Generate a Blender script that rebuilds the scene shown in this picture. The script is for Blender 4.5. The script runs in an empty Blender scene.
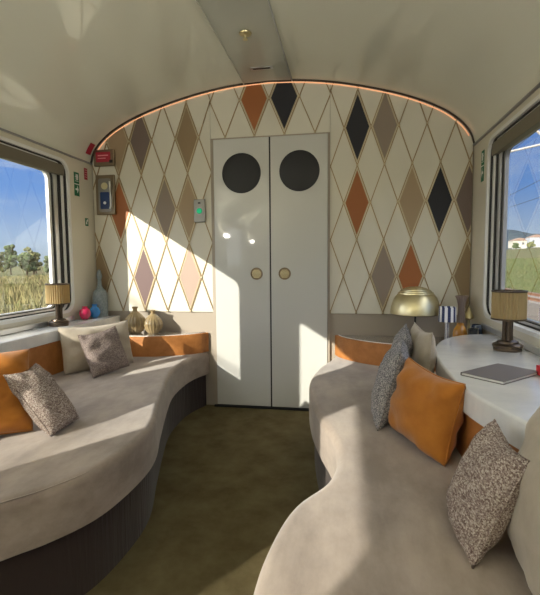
import bpy, math, random
from mathutils import Vector, Matrix
random.seed(7)
SC = bpy.context.scene
PI = math.pi
# ---------------------------------------------------------------- camera
cam_d = bpy.data.cameras.new('camera'); cam = bpy.data.objects.new('camera', cam_d)
SC.collection.objects.link(cam)
yaw, pit, rol, foc = -.1705, -.0786, -.008, 440.3
Fv = Vector((math.sin(yaw)*math.cos(pit), math.cos(yaw)*math.cos(pit), math.sin(pit)))
Rv = Vector((math.cos(yaw), -math.sin(yaw), 0)); Uv = Rv.cross(Fv)
cR, sR = math.cos(rol), math.sin(rol)
R2 = cR*Rv + sR*Uv; U2 = -sR*Rv + cR*Uv
M3 = Matrix((R2, U2, -Fv)).transposed()
cam.matrix_world = Matrix.Translation((.5495, -3.187, 1.089)) @ M3.to_4x4()
cam_d.sensor_fit = 'HORIZONTAL'; cam_d.sensor_width = 36; cam_d.lens = 36*foc/540
cam_d.clip_start = .05; cam_d.clip_end = 3000
SC.camera = cam
# ---------------------------------------------------------------- exposure
SC.view_settings.view_transform = 'Standard'; SC.view_settings.look = 'None'
SC.view_settings.gamma = 1; SC.view_settings.use_curve_mapping = False
SC.view_settings.exposure = 1.08
# ---------------------------------------------------------------- world (sky with clouds)
SKY = .50
w = bpy.data.worlds.new('sky'); SC.world = w; w.use_nodes = True
nt = w.node_tree; nt.nodes.clear()
def N(nt, t, **k):
    n = nt.nodes.new(t)
    for a, b in k.items():
        if a.startswith('i_'):
            n.inputs[a[2:].replace('_', ' ')].default_value = b
        else: setattr(n, a, b)
    return n
def ramp(nt, stops, interp='LINEAR'):
    n = nt.nodes.new('ShaderNodeValToRGB'); n.color_ramp.interpolation = interp
    e = n.color_ramp.elements
    while len(e) > 1: e.remove(e[0])
    e[0].position, e[0].color = stops[0][0], (*stops[0][1], 1)
    for p, c in stops[1:]:
        x = e.new(p); x.color = (*c, 1)
    return n
L = nt.links
tc = N(nt, 'ShaderNodeTexCoord'); sx = N(nt, 'ShaderNodeSeparateXYZ')
L.new(tc.outputs['Generated'], sx.inputs[0])
rp = ramp(nt, [(0.0, (.42, .52, .62)), (.05, (.50, .64, .84)), (.15, (.20, .40, .84)), (.35, (.13, .28, .74)), (1, (.05, .13, .42))])
L.new(sx.outputs['Z'], rp.inputs[0])
mp = N(nt, 'ShaderNodeMapping'); mp.inputs['Scale'].default_value = (1.2, 1.2, 5.5)
L.new(tc.outputs['Generated'], mp.inputs[0])
nz = N(nt, 'ShaderNodeTexNoise', i_Scale=2.3, i_Detail=7.0, i_Roughness=.6, i_Distortion=.4)
L.new(mp.outputs[0], nz.inputs[0])
cr_ = ramp(nt, [(.52, (0, 0, 0)), (.74, (.8, .8, .8))]); L.new(nz.outputs[0], cr_.inputs[0])
mx = N(nt, 'ShaderNodeMix', data_type='RGBA')
L.new(cr_.outputs[0], mx.inputs[0]); L.new(rp.outputs[0], mx.inputs[6]); mx.inputs[7].default_value = (.80, .84, .90, 1)
bg = N(nt, 'ShaderNodeBackground', i_Strength=SKY); L.new(mx.outputs[2], bg.inputs[0])
# added sky glow round the sun and overhead, out of view, brightening the interior
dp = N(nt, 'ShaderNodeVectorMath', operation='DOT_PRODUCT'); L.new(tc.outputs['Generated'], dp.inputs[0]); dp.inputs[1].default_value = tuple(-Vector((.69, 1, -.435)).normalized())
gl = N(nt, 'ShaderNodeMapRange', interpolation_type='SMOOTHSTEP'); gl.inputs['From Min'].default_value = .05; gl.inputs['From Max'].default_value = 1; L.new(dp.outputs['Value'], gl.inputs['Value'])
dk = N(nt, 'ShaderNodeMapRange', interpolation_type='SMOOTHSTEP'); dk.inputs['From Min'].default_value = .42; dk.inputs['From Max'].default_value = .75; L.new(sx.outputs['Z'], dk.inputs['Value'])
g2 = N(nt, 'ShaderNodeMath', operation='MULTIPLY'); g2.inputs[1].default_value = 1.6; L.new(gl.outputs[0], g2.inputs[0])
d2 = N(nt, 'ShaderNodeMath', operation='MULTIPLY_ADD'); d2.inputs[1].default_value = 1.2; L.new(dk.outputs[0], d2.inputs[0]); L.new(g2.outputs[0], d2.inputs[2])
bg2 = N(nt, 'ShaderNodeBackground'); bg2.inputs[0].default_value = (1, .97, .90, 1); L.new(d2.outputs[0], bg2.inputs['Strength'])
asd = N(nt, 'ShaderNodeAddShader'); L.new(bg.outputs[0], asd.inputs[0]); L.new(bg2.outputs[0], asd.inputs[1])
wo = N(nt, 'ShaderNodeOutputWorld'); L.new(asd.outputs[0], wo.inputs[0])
# ---------------------------------------------------------------- sun
SUN = Vector((.69, 1, -.435)).normalized()
sd = bpy.data.lights.new('sun', 'SUN'); so = bpy.data.objects.new('sun', sd); SC.collection.objects.link(so)
sd.energy = 4.6; sd.angle = math.radians(.45); sd.color = (1, .91, .77)
so.rotation_euler = SUN.to_track_quat('-Z', 'Y').to_euler()
so.location = (-20, -30, 14)

# ================================================================ helpers
def link(o): SC.collection.objects.link(o); return o
def tag(o, label=None, cat=None, group=None, kind=None):
    if label: o['label'] = label
    if cat: o['category'] = cat
    if group: o['group'] = group
    if kind: o['kind'] = kind
    return o
def empty(name, loc, rz=0):
    o = bpy.data.objects.new(name, None); link(o); o.location = loc; o.rotation_euler = (0, 0, rz); o.empty_display_size = .05
    return o
class MB:
    def __init__(s): s.v = []; s.f = []
    def add(s, vs, fs):
        b = len(s.v); s.v += [tuple(v) for v in vs]; s.f += [tuple(i+b for i in f) for f in fs]; return s
    def box(s, x0, x1, y0, y1, z0, z1):
        v = [(x, y, z) for x in (x0, x1) for y in (y0, y1) for z in (z0, z1)]
        return s.add(v, [(0, 1, 3, 2), (4, 6, 7, 5), (0, 4, 5, 1), (2, 3, 7, 6), (0, 2, 6, 4), (1, 5, 7, 3)])
    def prism(s, poly, f, a, b):
        """poly 2D list, f(u,v,w)->xyz, from w=a to w=b"""
        n = len(poly)
        v = [f(p[0], p[1], a) for p in poly]+[f(p[0], p[1], b) for p in poly]
        fs = [tuple(range(n))[::-1], tuple(range(n, 2*n))]+[(i, (i+1) % n, n+(i+1) % n, n+i) for i in range(n)]
        return s.add(v, fs)
    def lathe(s, prof, c=(0, 0, 0), n=40, flute=0, fn=0):
        """prof list of (r,z)"""
        v = []; m = len(prof)
        for i in range(n):
            a = 2*PI*i/n; k = 1+flute*math.cos(fn*a) if fn else 1
            for r, z in prof: v.append((c[0]+r*k*math.cos(a), c[1]+r*k*math.sin(a), c[2]+z))
        fs = []
        for i in range(n):
            j = (i+1) % n
            for q in range(m-1): fs.append((i*m+q, j*m+q, j*m+q+1, i*m+q+1))
        s.add(v, fs)
        for q, rev in ((0, True), (m-1, False)):
            if prof[q][0] > 1e-5:
                b = len(s.v)-n*m; idx = [b+i*m+q for i in range(n)]
                s.f.append(tuple(idx[::-1] if rev else idx))
        return s
    def tube(s, pts, r, n=8, closed=False):
        pts = [Vector(p) for p in pts]; m = len(pts); v = []
        for i, p in enumerate(pts):
            a = pts[(i-1) % m] if (closed or i > 0) else p; b = pts[(i+1) % m] if (closed or i < m-1) else p
            t = (b-a).normalized(); u = t.cross(Vector((0, 0, 1)))
            if u.length < 1e-3: u = t.cross(Vector((0, 1, 0)))
            u.normalize(); w_ = t.cross(u)
            for k in range(n):
                an = 2*PI*k/n; v.append(p+r*(math.cos(an)*u+math.sin(an)*w_))
        fs = []
        for i in range(m if closed else m-1):
            j = (i+1) % m
            for k in range(n): fs.append((i*n+k, i*n+(k+1) % n, j*n+(k+1) % n, j*n+k))
        if not closed: fs += [tuple(range(n))[::-1], tuple(range((m-1)*n, m*n))]
        return s.add(v, fs)
    def build(s, name, mat, parent=None, smooth=False, bevel=0, auto=None):
        me = bpy.data.meshes.new(name); me.from_pydata(s.v, [], s.f); me.validate(); me.update()
        import bmesh
        bm = bmesh.new(); bm.from_mesh(me); bmesh.ops.remove_doubles(bm, verts=bm.verts, dist=1e-6)
        bmesh.ops.recalc_face_normals(bm, faces=bm.faces); bm.to_mesh(me); bm.free()
        o = bpy.data.objects.new(name, me); link(o); me.materials.append(mat)
        if parent: o.parent = parent
        if smooth:
            for p in me.polygons: p.use_smooth = True
            if auto:
                me.set_sharp_from_angle(angle=math.radians(auto))
        if bevel:
            b = o.modifiers.new('bevel', 'BEVEL'); b.width = bevel; b.segments = 3; b.limit_method = 'ANGLE'
        return o
def cr(pts, n=6, closed=False):
    P = [Vector((*p,)) for p in pts]; out = []; m = len(P)
    for i in range(m if closed else m-1):
        p0 = P[(i-1) % m] if closed or i > 0 else 2*P[0]-P[1]; p1 = P[i]; p2 = P[(i+1) % m]
        p3 = P[(i+2) % m] if closed or i < m-2 else 2*P[-1]-P[-2]
        for k in range(n):
            t = k/n
            out.append(.5*((2*p1)+(-p0+p2)*t+(2*p0-5*p1+4*p2-p3)*t*t+(-p0+3*p1-3*p2+p3)*t**3))
    if not closed: out.append(P[-1])
    return [tuple(p) for p in out]
def area2(poly): return sum(poly[i-1][0]*poly[i][1]-poly[i][0]*poly[i-1][1] for i in range(len(poly)))
def inset(poly, d):
    n = len(poly); out = []; sg = 1 if area2(poly) > 0 else -1
    for i in range(n):
        a = Vector(poly[i-1]); p = Vector(poly[i]); b = Vector(poly[(i+1) % n])
        t1 = (p-a).normalized(); t2 = (b-p).normalized()
        n1 = Vector((-t1.y, t1.x))*sg; n2 = Vector((-t2.y, t2.x))*sg
        nn = (n1+n2); L_ = nn.length
        nn = nn/L_ if L_ > 1e-6 else n1
        k = max(.5, nn.dot(n1)); out.append(tuple(p+nn*d/k))
    return out
def slab(mb, poly, z0, z1, r=.02, seg=4):
    """slab of outline poly with a rounded top edge"""
    rings = [(0, z0), (0, z1-r)]+[(r*(1-math.cos(PI/2*k/seg)), z1-r+r*math.sin(PI/2*k/seg)) for k in range(1, seg+1)]
    n = len(poly); v = []; fs = []
    for d, z in rings:
        for p in (inset(poly, d) if d else poly): v.append((p[0], p[1], z))
    for k in range(len(rings)-1):
        for i in range(n): fs.append((k*n+i, k*n+(i+1) % n, (k+1)*n+(i+1) % n, (k+1)*n+i))
    fs += [tuple(range(n))[::-1], tuple(range((len(rings)-1)*n, len(rings)*n))]
    return mb.add(v, fs)
def clip(poly, reg):
    """convex clip, reg counter-clockwise"""
    out = list(poly)
    for i in range(len(reg)):
        a, b = reg[i-1], reg[i]; inp = out; out = []
        if not inp: return []
        sd_ = lambda p: (b[0]-a[0])*(p[1]-a[1])-(b[1]-a[1])*(p[0]-a[0])
        for k in range(len(inp)):
            p, q = inp[k-1], inp[k]; sp, sq = sd_(p), sd_(q)
            if (sp >= 0) != (sq >= 0):
                t = sp/(sp-sq); out.append((p[0]+(q[0]-p[0])*t, p[1]+(q[1]-p[1])*t))
            if sq >= 0: out.append(q)
    return out
# ================================================================ materials
MATS = {}
def mat(name, col, rough=.5, metal=0, coat=0, coatr=.05, sheen=0, noise=None, bump=None, spec=.5, emit=None, trans=0, col2=None, ior=1.45):
    if name in MATS: return MATS[name]
    m = bpy.data.materials.new(name); m.use_nodes = True; t = m.node_tree; b = t.nodes['Principled BSDF']
    b.inputs['Base Color'].default_value = (*col, 1); b.inputs['Roughness'].default_value = rough
    b.inputs['Metallic'].default_value = metal; b.inputs['Coat Weight'].default_value = coat
    b.inputs['Coat Roughness'].default_value = coatr; b.inputs['Sheen Weight'].default_value = sheen
    b.inputs['Specular IOR Level'].default_value = spec; b.inputs['Transmission Weight'].default_value = trans
    b.inputs['IOR'].default_value = ior
    if emit: b.inputs['Emission Color'].default_value = (*emit[0], 1); b.inputs['Emission Strength'].default_value = emit[1]
    c = N(t, 'ShaderNodeTexCoord')
    def mapped(sc):
        k = N(t, 'ShaderNodeMapping'); k.inputs['Scale'].default_value = sc if isinstance(sc, tuple) else (sc,)*3
        t.links.new(c.outputs['Object'], k.inputs[0]); return k
    if col2 is not None:
        sc = noise or 8; k = mapped(sc); n = N(t, 'ShaderNodeTexNoise', i_Scale=1.0, i_Detail=6.0, i_Roughness=.65)
        t.links.new(k.outputs[0], n.inputs[0]); r = ramp(t, [(.35, col), (.65, col2)])
        t.links.new(n.outputs[0], r.inputs[0]); t.links.new(r.outputs[0], b.inputs['Base Color'])
    if bump:
        sc, st, dist = bump; k = mapped(sc); n = N(t, 'ShaderNodeTexNoise', i_Scale=1.0, i_Detail=4.0)
        t.links.new(k.outputs[0], n.inputs[0]); bp = N(t, 'ShaderNodeBump', i_Strength=st, i_Distance=dist)
        t.links.new(n.outputs[0], bp.inputs['Height']); t.links.new(bp.outputs[0], b.inputs['Normal'])
    MATS[name] = m; return m
def woven(name, ca, cb, cc, sc=260):
    """chunky woven cloth: crossed thread waves with flecks"""
    m = bpy.data.materials.new(name); m.use_nodes = True; t = m.node_tree; b = t.nodes['Principled BSDF']
    c = N(t, 'ShaderNodeTexCoord'); b.inputs['Roughness'].default_value = .9; b.inputs['Specular IOR Level'].default_value = .15
    mk = lambda s: (lambda k: (k.inputs['Scale'].__setattr__('default_value', s), t.links.new(c.outputs['Object'], k.inputs[0]), k)[2])(N(t, 'ShaderNodeMapping'))
    v = N(t, 'ShaderNodeTexVoronoi', i_Scale=1.0, i_Randomness=.55); t.links.new(mk((sc*.55, sc, sc)).outputs[0], v.inputs[0])
    n = N(t, 'ShaderNodeTexNoise', i_Scale=1.0, i_Detail=3.0); t.links.new(mk((sc*.12, sc*.9, sc*.5)).outputs[0], n.inputs[0])
    ad = N(t, 'ShaderNodeMix', data_type='RGBA'); ad.inputs[0].default_value = .55
    t.links.new(v.outputs['Color'], ad.inputs[6]); t.links.new(n.outputs[0], ad.inputs[7])
    r = ramp(t, [(.30, ca), (.5, cb), (.68, cc)]); t.links.new(ad.outputs[2], r.inputs[0])
    t.links.new(r.outputs[0], b.inputs['Base Color'])
    bp = N(t, 'ShaderNodeBump', i_Strength=.8, i_Distance=.004); t.links.new(v.outputs['Distance'], bp.inputs['Height']); bp.invert = True
    t.links.new(bp.outputs[0], b.inputs['Normal']); return m
def glass_mat(name, tint, rough=.0, refl=1.0):
    """thin sheet: see-through with mirror-like reflection by angle"""
    m = bpy.data.materials.new(name); m.use_nodes = True; t = m.node_tree; t.nodes.clear()
    o = N(t, 'ShaderNodeOutputMaterial'); tr = N(t, 'ShaderNodeBsdfTransparent'); tr.inputs[0].default_value = (*tint, 1)
    g = N(t, 'ShaderNodeBsdfGlossy'); g.inputs['Roughness'].default_value = rough; g.inputs[0].default_value = (refl, refl, refl, 1)
    ge = N(t, 'ShaderNodeNewGeometry'); io = N(t, 'ShaderNodeMapRange'); io.inputs['To Min'].default_value = 1.45; io.inputs['To Max'].default_value = 1/1.45
    t.links.new(ge.outputs['Backfacing'], io.inputs['Value'])
    f = N(t, 'ShaderNodeFresnel'); t.links.new(io.outputs[0], f.inputs['IOR']); mxs = N(t, 'ShaderNodeMixShader')
    t.links.new(f.outputs[0], mxs.inputs[0]); t.links.new(tr.outputs[0], mxs.inputs[1]); t.links.new(g.outputs[0], mxs.inputs[2])
    t.links.new(mxs.outputs[0], o.inputs[0]); return m
M = dict(
 ceil=mat('cream_lacquer', (.76, .76, .66), .4, coat=1, coatr=.015, bump=(1.3, .05, .02)),
 ceilc=mat('grey_lacquer', (.55, .56, .50), .35, coat=.8, coatr=.10),
 wall=mat('cream_wall', (.72, .68, .57), .38, coat=.4, coatr=.2),
 panel=mat('cream_leather', (.66, .63, .53), .42, bump=(160, .15, .001)),
 gold=mat('brass_bead', (.36, .26, .14), .35, metal=.6),
 goldl=mat('pale_gold_bead', (.50, .42, .28), .4, metal=.4),
 brown=mat('dark_brown_trim', (.055, .04, .03), .4),
 taupe=mat('taupe_leather', (.36, .31, .25), .5, bump=(120, .15, .001)),
 door=mat('gloss_white_lacquer', (.55, .55, .52), .25, coat=1, coatr=.04),
 black=mat('black_rubber', (.012, .012, .014), .5),
 smoke=mat('smoked_glass', (.006, .006, .006), .03, coat=1, coatr=.02),
 brass=mat('brushed_brass', (.70, .62, .38), .36, metal=1, bump=((3, 3, 220), .12, .001)),
 dbrass=mat('aged_brass', (.24, .19, .13), .35, metal=1),
 carpet=mat('olive_carpet', (.135, .105, .050), .97, spec=.1, noise=6, col2=(.20, .165, .085), bump=(900, .9, .006)),
 seat=mat('taupe_velvet', (.225, .178, .145), .85, sheen=.35, spec=.2, noise=(7, 3, 7), col2=(.375, .305, .25), bump=(5, .35, .02)),
 plinth=mat('dark_brown_velvet', (.038, .026, .022), .9, sheen=.2, spec=.15, bump=((60, 60, 4), .4, .01)),
 tan=mat('cognac_leather', (.36, .135, .030), .55, noise=14, col2=(.47, .19, .05), bump=(60, .2, .003)),
 marble=mat('pale_quartz', (.68, .69, .70), .22, coat=.6, coatr=.06, noise=(5, 9, 5), col2=(.80, .80, .79)),
 white=mat('white_enamel', (.82, .82, .80), .3, coat=.4),
 frame=mat('window_frame_grey', (.30, .30, .31), .35, metal=.3),
 alu=mat('satin_aluminium', (.75, .76, .78), .3, metal=.8),
 blind=mat('olive_blind_box', (.17, .15, .11), .5),
 bronze=mat('dark_bronze', (.10, .075, .055), .32, metal=.85),
 red=mat('red_plastic', (.40, .02, .045), .35),
 green=mat('sign_green', (.01, .16, .07), .5),
 signw=mat('sign_white', (.85, .87, .85), .5),
 steel=mat('brushed_steel', (.27, .26, .24), .38, metal=.8),
 blue=mat('display_blue', (.012, .035, .13), .25),
 pglass=glass_mat('window_glass', (.90, .92, .93)),
)
def inlay_mat(name, c): return mat(name, c, .55, bump=(150, .2, .001))
I = dict(black=inlay_mat('black_leather', (.012, .012, .018)), orange=inlay_mat('rust_leather', (.34, .115, .03)),
 mauve=inlay_mat('mauve_grey_leather', (.17, .125, .105)), tanc=inlay_mat('camel_leather', (.37, .27, .165)),
 taupe=inlay_mat('taupe_inlay_leather', (.26, .205, .16)), brown=inlay_mat('bronze_brown_leather', (.27, .19, .105)),
 pink=inlay_mat('rose_taupe_leather', (.42, .31, .25)), plum=inlay_mat('plum_leather', (.16, .10, .095)))
# ================================================================ room shell
YB = -6.0      # far end of the carriage behind the viewer
ARCH = [(0, 2.373), (.25, 2.36), (.5, 2.325), (.75, 2.268), (.95, 2.208), (1.1, 2.148), (1.22, 2.083), (1.31, 2.01), (1.365, 1.935), (1.388, 1.865)]
half = cr(ARCH, 4)
arch = [(-x, z) for x, z in half[::-1]]+half[1:]      # left to right
XW = 1.39
floor = MB().box(-1.45, 1.45, YB, .1, -.05, 0).build('floor', M['carpet']); tag(floor, kind='structure')
# ceiling vault: extruded profile with thickness
def vault(pts, th, y0, y1):
    mb = MB(); n = len(pts)
    up = []
    for i, p in enumerate(pts):
        a = Vector(pts[max(0, i-1)]); b = Vector(pts[min(n-1, i+1)]); t = (b-a).normalized(); up.append((p[0]-t.y*th, p[1]+t.x*th))
    v = [(p[0], y, p[1]) for y in (y0, y1) for p in pts]+[(p[0], y, p[1]) for y in (y0, y1) for p in up]
    fs = []
    for i in range(n-1):
        fs += [(i, i+1, n+i+1, n+i), (2*n+i, 3*n+i, 3*n+i+1, 2*n+i+1), (i, 2*n+i, 2*n+i+1, i+1), (n+i, n+i+1, 3*n+i+1, 3*n+i)]
    fs += [(0, n, 3*n, 2*n), (n-1, 3*n-1, 4*n-1, 2*n-1)]
    return mb.add(v, fs)
o = vault(arch, .05, YB, .05).build('ceiling', M['ceil'], smooth=True, auto=40); tag(o, kind='structure')
cp = [p for p in arch if abs(p[0]) < .169]
cp = [(-.17, 2.362)]+[(x, z-.004) for x, z in cp]+[(.17, 2.362)]
o = vault(cp, .004, YB, -.004).build('trim_1', M['ceilc'], smooth=True, auto=40); tag(o, kind='structure')
for k, s in enumerate((-1, 1)):
    o = MB().box(s*.172-.003, s*.172+.003, YB, -.004, 2.353, 2.362).build('trim_%d' % (2+k), M['alu'] if s > 0 else M['ceil']); tag(o, kind='structure')
# end wall
bw = MB().prism([(-1.45, 0), (1.45, 0), (1.45, 1.86)]+[(x*1.02, z+.02) for x, z in arch[::-1]]+[(-1.45, 1.86)], lambda u, v, w: (u, w, v), .012, .06).build('wall_back', M['taupe'])
tag(bw, kind='structure')
o = MB().prism([(-1.45, 0), (1.45, 0), (1.45, 1.86)]+[(x*1.02, z+.02) for x, z in arch[::-1]]+[(-1.45, 1.86)], lambda u, v, w: (u, w, v), YB-.05, YB).build('wall_front', M['wall']); tag(o, kind='structure')
# windows: (far glass y, near glass y)
WIN = [(-.46, -1.80), (-2.42, -3.28), (-4.06, -5.20)]
GZ0, GZ1 = .80, 1.712
OF, ON, OT, OB = .16, .14, .10, .045
def rrect(y0, y1, z0, z1, r, n=6):
    out = []
    for cy, cz, a0 in ((y1-r, z0+r, -PI/2), (y1-r, z1-r, 0), (y0+r, z1-r, PI/2), (y0+r, z0+r, PI)):
        for k in range(n+1):
            a = a0+PI/2*k/n; out.append((cy+r*math.cos(a), cz+r*math.sin(a)))
    return out
def ring(mb, outer, inner, xa, xb):
    n = len(outer)
    v = [(xa, *p) for p in outer]+[(xa, *p) for p in inner]+[(xb, *p) for p in outer]+[(xb, *p) for p in inner]
    fs = []
    for i in range(n):
        j = (i+1) % n
        fs += [(i, j, n+j, n+i), (2*n+i, 3*n+i, 3*n+j, 2*n+j), (n+i, n+j, 3*n+j, 3*n+i), (i, 2*n+i, 2*n+j, j)]
    return mb.add(v, fs)
def rectmatch(inner, y0, y1, z0, z1, n=6):
    out = []
    for i, p in enumerate(inner):
        q, k = divmod(i, n+1)
        c = [(y1, z0), (y1, z1), (y0, z1), (y0, z0)][q]
        a = i % (n+1)
        # slide along the two sides towards the corner
        if q == 0: o_ = (p[0], z0) if k < n/2 else ((y1, p[1]) if k > n/2 else c)
        elif q == 1: o_ = (y1, p[1]) if k < n/2 else ((p[0], z1) if k > n/2 else c)
        elif q == 2: o_ = (p[0], z1) if k < n/2 else ((y0, p[1]) if k > n/2 else c)
        else: o_ = (y0, p[1]) if k < n/2 else ((p[0], z0) if k > n/2 else c)
        out.append(o_)
    return out
wn = 0
for side, s in (('left', -1), ('right', 1)):
    xi, xo = s*XW, s*(XW+.10)
    mb = MB(); ys = [.02]
    mb.box(min(xi, xo), max(xi, xo), YB, .02, -.02, .70)
    mb.box(min(xi, xo), max(xi, xo), YB, .02, 1.84, 1.90)
    cells = []
    prev = .02
    for yf, yn in WIN:
        a, b = yn-ON, yf+OF
        mb.box(min(xi, xo), max(xi, xo), b+.03, prev, .70, 1.84)
        inner = rrect(a, b, GZ0-OB, GZ1+OT, .085)
        ring(mb, rectmatch(inner, a-.03, b+.03, .70, 1.84), inner, xi, xo)
        prev = a-.03
    mb.box(min(xi, xo), max(xi, xo), YB, prev, .70, 1.84)
    o = mb.build('wall_'+side, M['wall'], smooth=True, auto=35); tag(o, kind='structure')
    for yf, yn in WIN:
        wn += 1
        a, b = yn-ON, yf+OF
        # white rounded rim lining the opening
        rim = ring(MB(), rrect(a-.008, b+.008, GZ0-OB-.008, GZ1+OT+.008, .09), rrect(a+.012, b-.012, GZ0-OB+.012, GZ1+OT-.012, .08), s*(XW-.006), s*(XW+.03)).build('window_%d' % wn, M['white'], smooth=True, auto=35)
        tag(rim, kind='structure')
        F = lambda d0, d1, x0, x1, nm, m_: ring(MB(), rrect(a+d0*.9, b-d0, GZ0-OB+d0*.28, GZ1+OT-d0*.62, .085-d0*.2), rrect(a+d1*.9, b-d1, GZ0-OB+d1*.28, GZ1+OT-d1*.62, .085-d1*.2), s*(XW+x0), s*(XW+x1)).build(nm, m_, rim, smooth=True, auto=35)
        F(.010, .032, .010, .05, 'gasket', M['black'])
        F(.030, .052, .018, .05, 'window_frame', M['white'])
        F(.050, .078, .028, .06, 'gasket', M['black'])
        F(.076, .118, .034, .06, 'sliding_rail', M['alu'])
        F(.116, .135, .040, .06, 'inner_gasket', M['black'])
        F(.133, .160, .044, .065, 'inner_frame', M['white'] if s < 0 else M['frame'])
        MB().prism(rrect(yn-.01, yf+.01, GZ0-.01, GZ1+.01, .07), lambda u, v, w_: (w_, u, v), s*(XW+.058), s*(XW+.0585)).build('pane', M['pglass'], rim)
        MB().box(min(s*(XW+.008), s*(XW+.045)), max(s*(XW+.008), s*(XW+.045)), a+.03, b-.03, GZ1-.004, GZ1+.07).build('blind', M['blind'], rim, bevel=.004)
# cove joint between wall and vault
for k, s in enumerate((-1, 1)):
    o = MB().box(min(s*1.375, s*1.392), max(s*1.375, s*1.392), YB, -.01, 1.853, 1.862).build('trim_%d' % (4+k), M['frame']); tag(o, kind='structure')
# ---------------------------------------------------------------- diamond panels of the end wall
h, q = .092, .2572
region_arch = [(x*.996, z-.004) for x, z in arch][::-1]    # right to left -> counter-clockwise with the bottom
def region(x0, x1, z0):
    top = [p for p in region_arch if x0 < p[0] < x1]
    def za(x):
        for i in range(len(region_arch)-1):
            a, b = region_arch[i], region_arch[i+1]
            if b[0] <= x <= a[0]: return a[1]+(b[1]-a[1])*(x-a[0])/(b[0]-a[0])
        return region_arch[0][1]
    return [(x0, z0), (x1, z0), (x1, za(x1))]+top+[(x0, za(x0))]
YZ = lambda u, v, w_: (u, w_, v)
def panel(label, reg, nodes, hh, qq, inlays):
    p = MB().prism(reg, YZ, 0, .012).build('wall_panel', M['panel']); tag(p, label, 'wall panel')
    lat = MB(); rings_ = MB()
    for (x, z) in nodes:
        for sx_ in (-1, 1):
            x2, z2 = x+sx_*hh, z-qq; d = Vector((x2-x, z2-z)).normalized(); nn = Vector((-d.y, d.x))*.0032
            c = clip([(x+nn.x, z+nn.y), (x-nn.x, z-nn.y), (x2-nn.x, z2-nn.y), (x2+nn.x, z2+nn.y)], reg)
            if len(c) > 2 and abs(area2(c)) > 1e-6: lat.prism(c, YZ, -.006, .001)
    lat.build('lattice', M['gold'], p)
    for (x, z, key) in inlays:
        dia = lambda k: [(x-hh*k, z), (x, z-qq*k), (x+hh*k, z), (x, z+qq*k)]
        for i in range(4):
            A, B = dia(.93), dia(.86)
            c = clip([A[i-1], A[i], B[i], B[i-1]], reg)
            if len(c) > 2 and abs(area2(c)) > 1e-6: rings_.prism(c, YZ, -.004, .001)
        c = clip(dia(.86), reg)
        if len(c) > 2 and abs(area2(c)) > 1e-5:
            il = MB().prism(c, YZ, -.003, .001).build('diamond_inlay', I[key[0]], p); il['label'] = key[1]
    if rings_.v: rings_.build('inlay_border', M['goldl'], p)
    x0, x1 = reg[0][0], reg[1][0]
    for (x, z) in nodes:
        tst = clip([(x-.001, z-.001), (x+.001, z-.001), (x+.001, z+.001), (x-.001, z+.001)], reg)
        if len(tst) == 4 and x0+.01 < x < x1-.01:
            m_ = MB(); m_.lathe([(0.0, .0035), (.005, .003), (.0085, 0), (.0085, -.006), (0, -.006)], n=14)
            m_.v = [(x+a, -.0065-c_, z+b) for a, b, c_ in m_.v]
            m_.build('stud', M['goldl'], p, smooth=True, auto=40)
    return p
BLK, ORG = ('black', 'black diamond inlay'), ('orange', 'rust orange diamond inlay')
def nd(x0, z0, rows, cols, par=0): return [(x0+h*c, z0-q*r) for r in range(*rows) for c in range(*cols) if (c+r) % 2 == par]
xl, zl = -1.0725, 2.0126
panel('cream wall panel with gold lattice and coloured diamonds, left of the double door', region(-1.380, -.434, .722), nd(xl, zl, (-2, 6), (-4, 9)), h, q,
 [(xl+h*c, zl-q*r, k) for r, c, k in [(0, 1, ('mauve', 'mauve grey diamond inlay')), (0, 5, ('brown', 'bronze brown diamond inlay')), (0, -1, ('tanc', 'camel diamond inlay')),
  (2, -1, ORG), (2, 3, ('taupe', 'taupe diamond inlay')), (2, 5, ('tanc', 'camel diamond inlay')), (4, 1, ('plum', 'plum brown diamond inlay')), (4, 5, ('pink', 'rose taupe diamond inlay')), (4, -3, ('brown', 'bronze brown diamond inlay'))]])
xr, zr = .4405, 2.018
panel('cream wall panel with gold lattice and coloured diamonds, right of the double door', region(.438, 1.380, .722), nd(xr, zr, (-2, 6), (-1, 12), 1), h, q,
 [(xr+h*c, zr-q*r, k) for r, c, k in [(0, 2, BLK), (0, 4, ('taupe', 'taupe brown diamond inlay')), (2, 2, ORG), (2, 6, ('tanc', 'camel diamond inlay')), (2, 8, BLK), (2, 10, ('mauve', 'mauve brown diamond inlay')),
  (4, 4, ('taupe', 'taupe diamond inlay')), (4, 6, ORG), (4, 10, ('brown', 'bronze brown diamond inlay'))]])
hx = .10875
panel('cream header panel with one rust and one black diamond above the double door', region(-.432, .436, 1.994), [(-.43+hx*(c), 2.256-.256*r) for r in range(-1, 2) for c in range(-1, 10) if (c+r) % 2 == 0], hx, .256,
 [(-.43+hx*3, 2.256, ORG), (-.43+hx*5, 2.256, BLK)])
# arch bead + warm light strip under it
o = MB().tube([(x*.999, -.014, z-.002) for x, z in arch], .008, 6).build('trim_6', M['brown'], smooth=True); tag(o, kind='structure')
ls = mat('warm_led', (.9, .5, .3), .5, emit=((1, .48, .24), .38))
o = MB().tube([(x*.990, -.006, z-.014) for x, z in arch[4:-4]], .0035, 5).build('light_strip', ls, smooth=True)
tag(o, 'thin warm light strip running under the dark arch bead at the ceiling', 'light strip')
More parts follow.
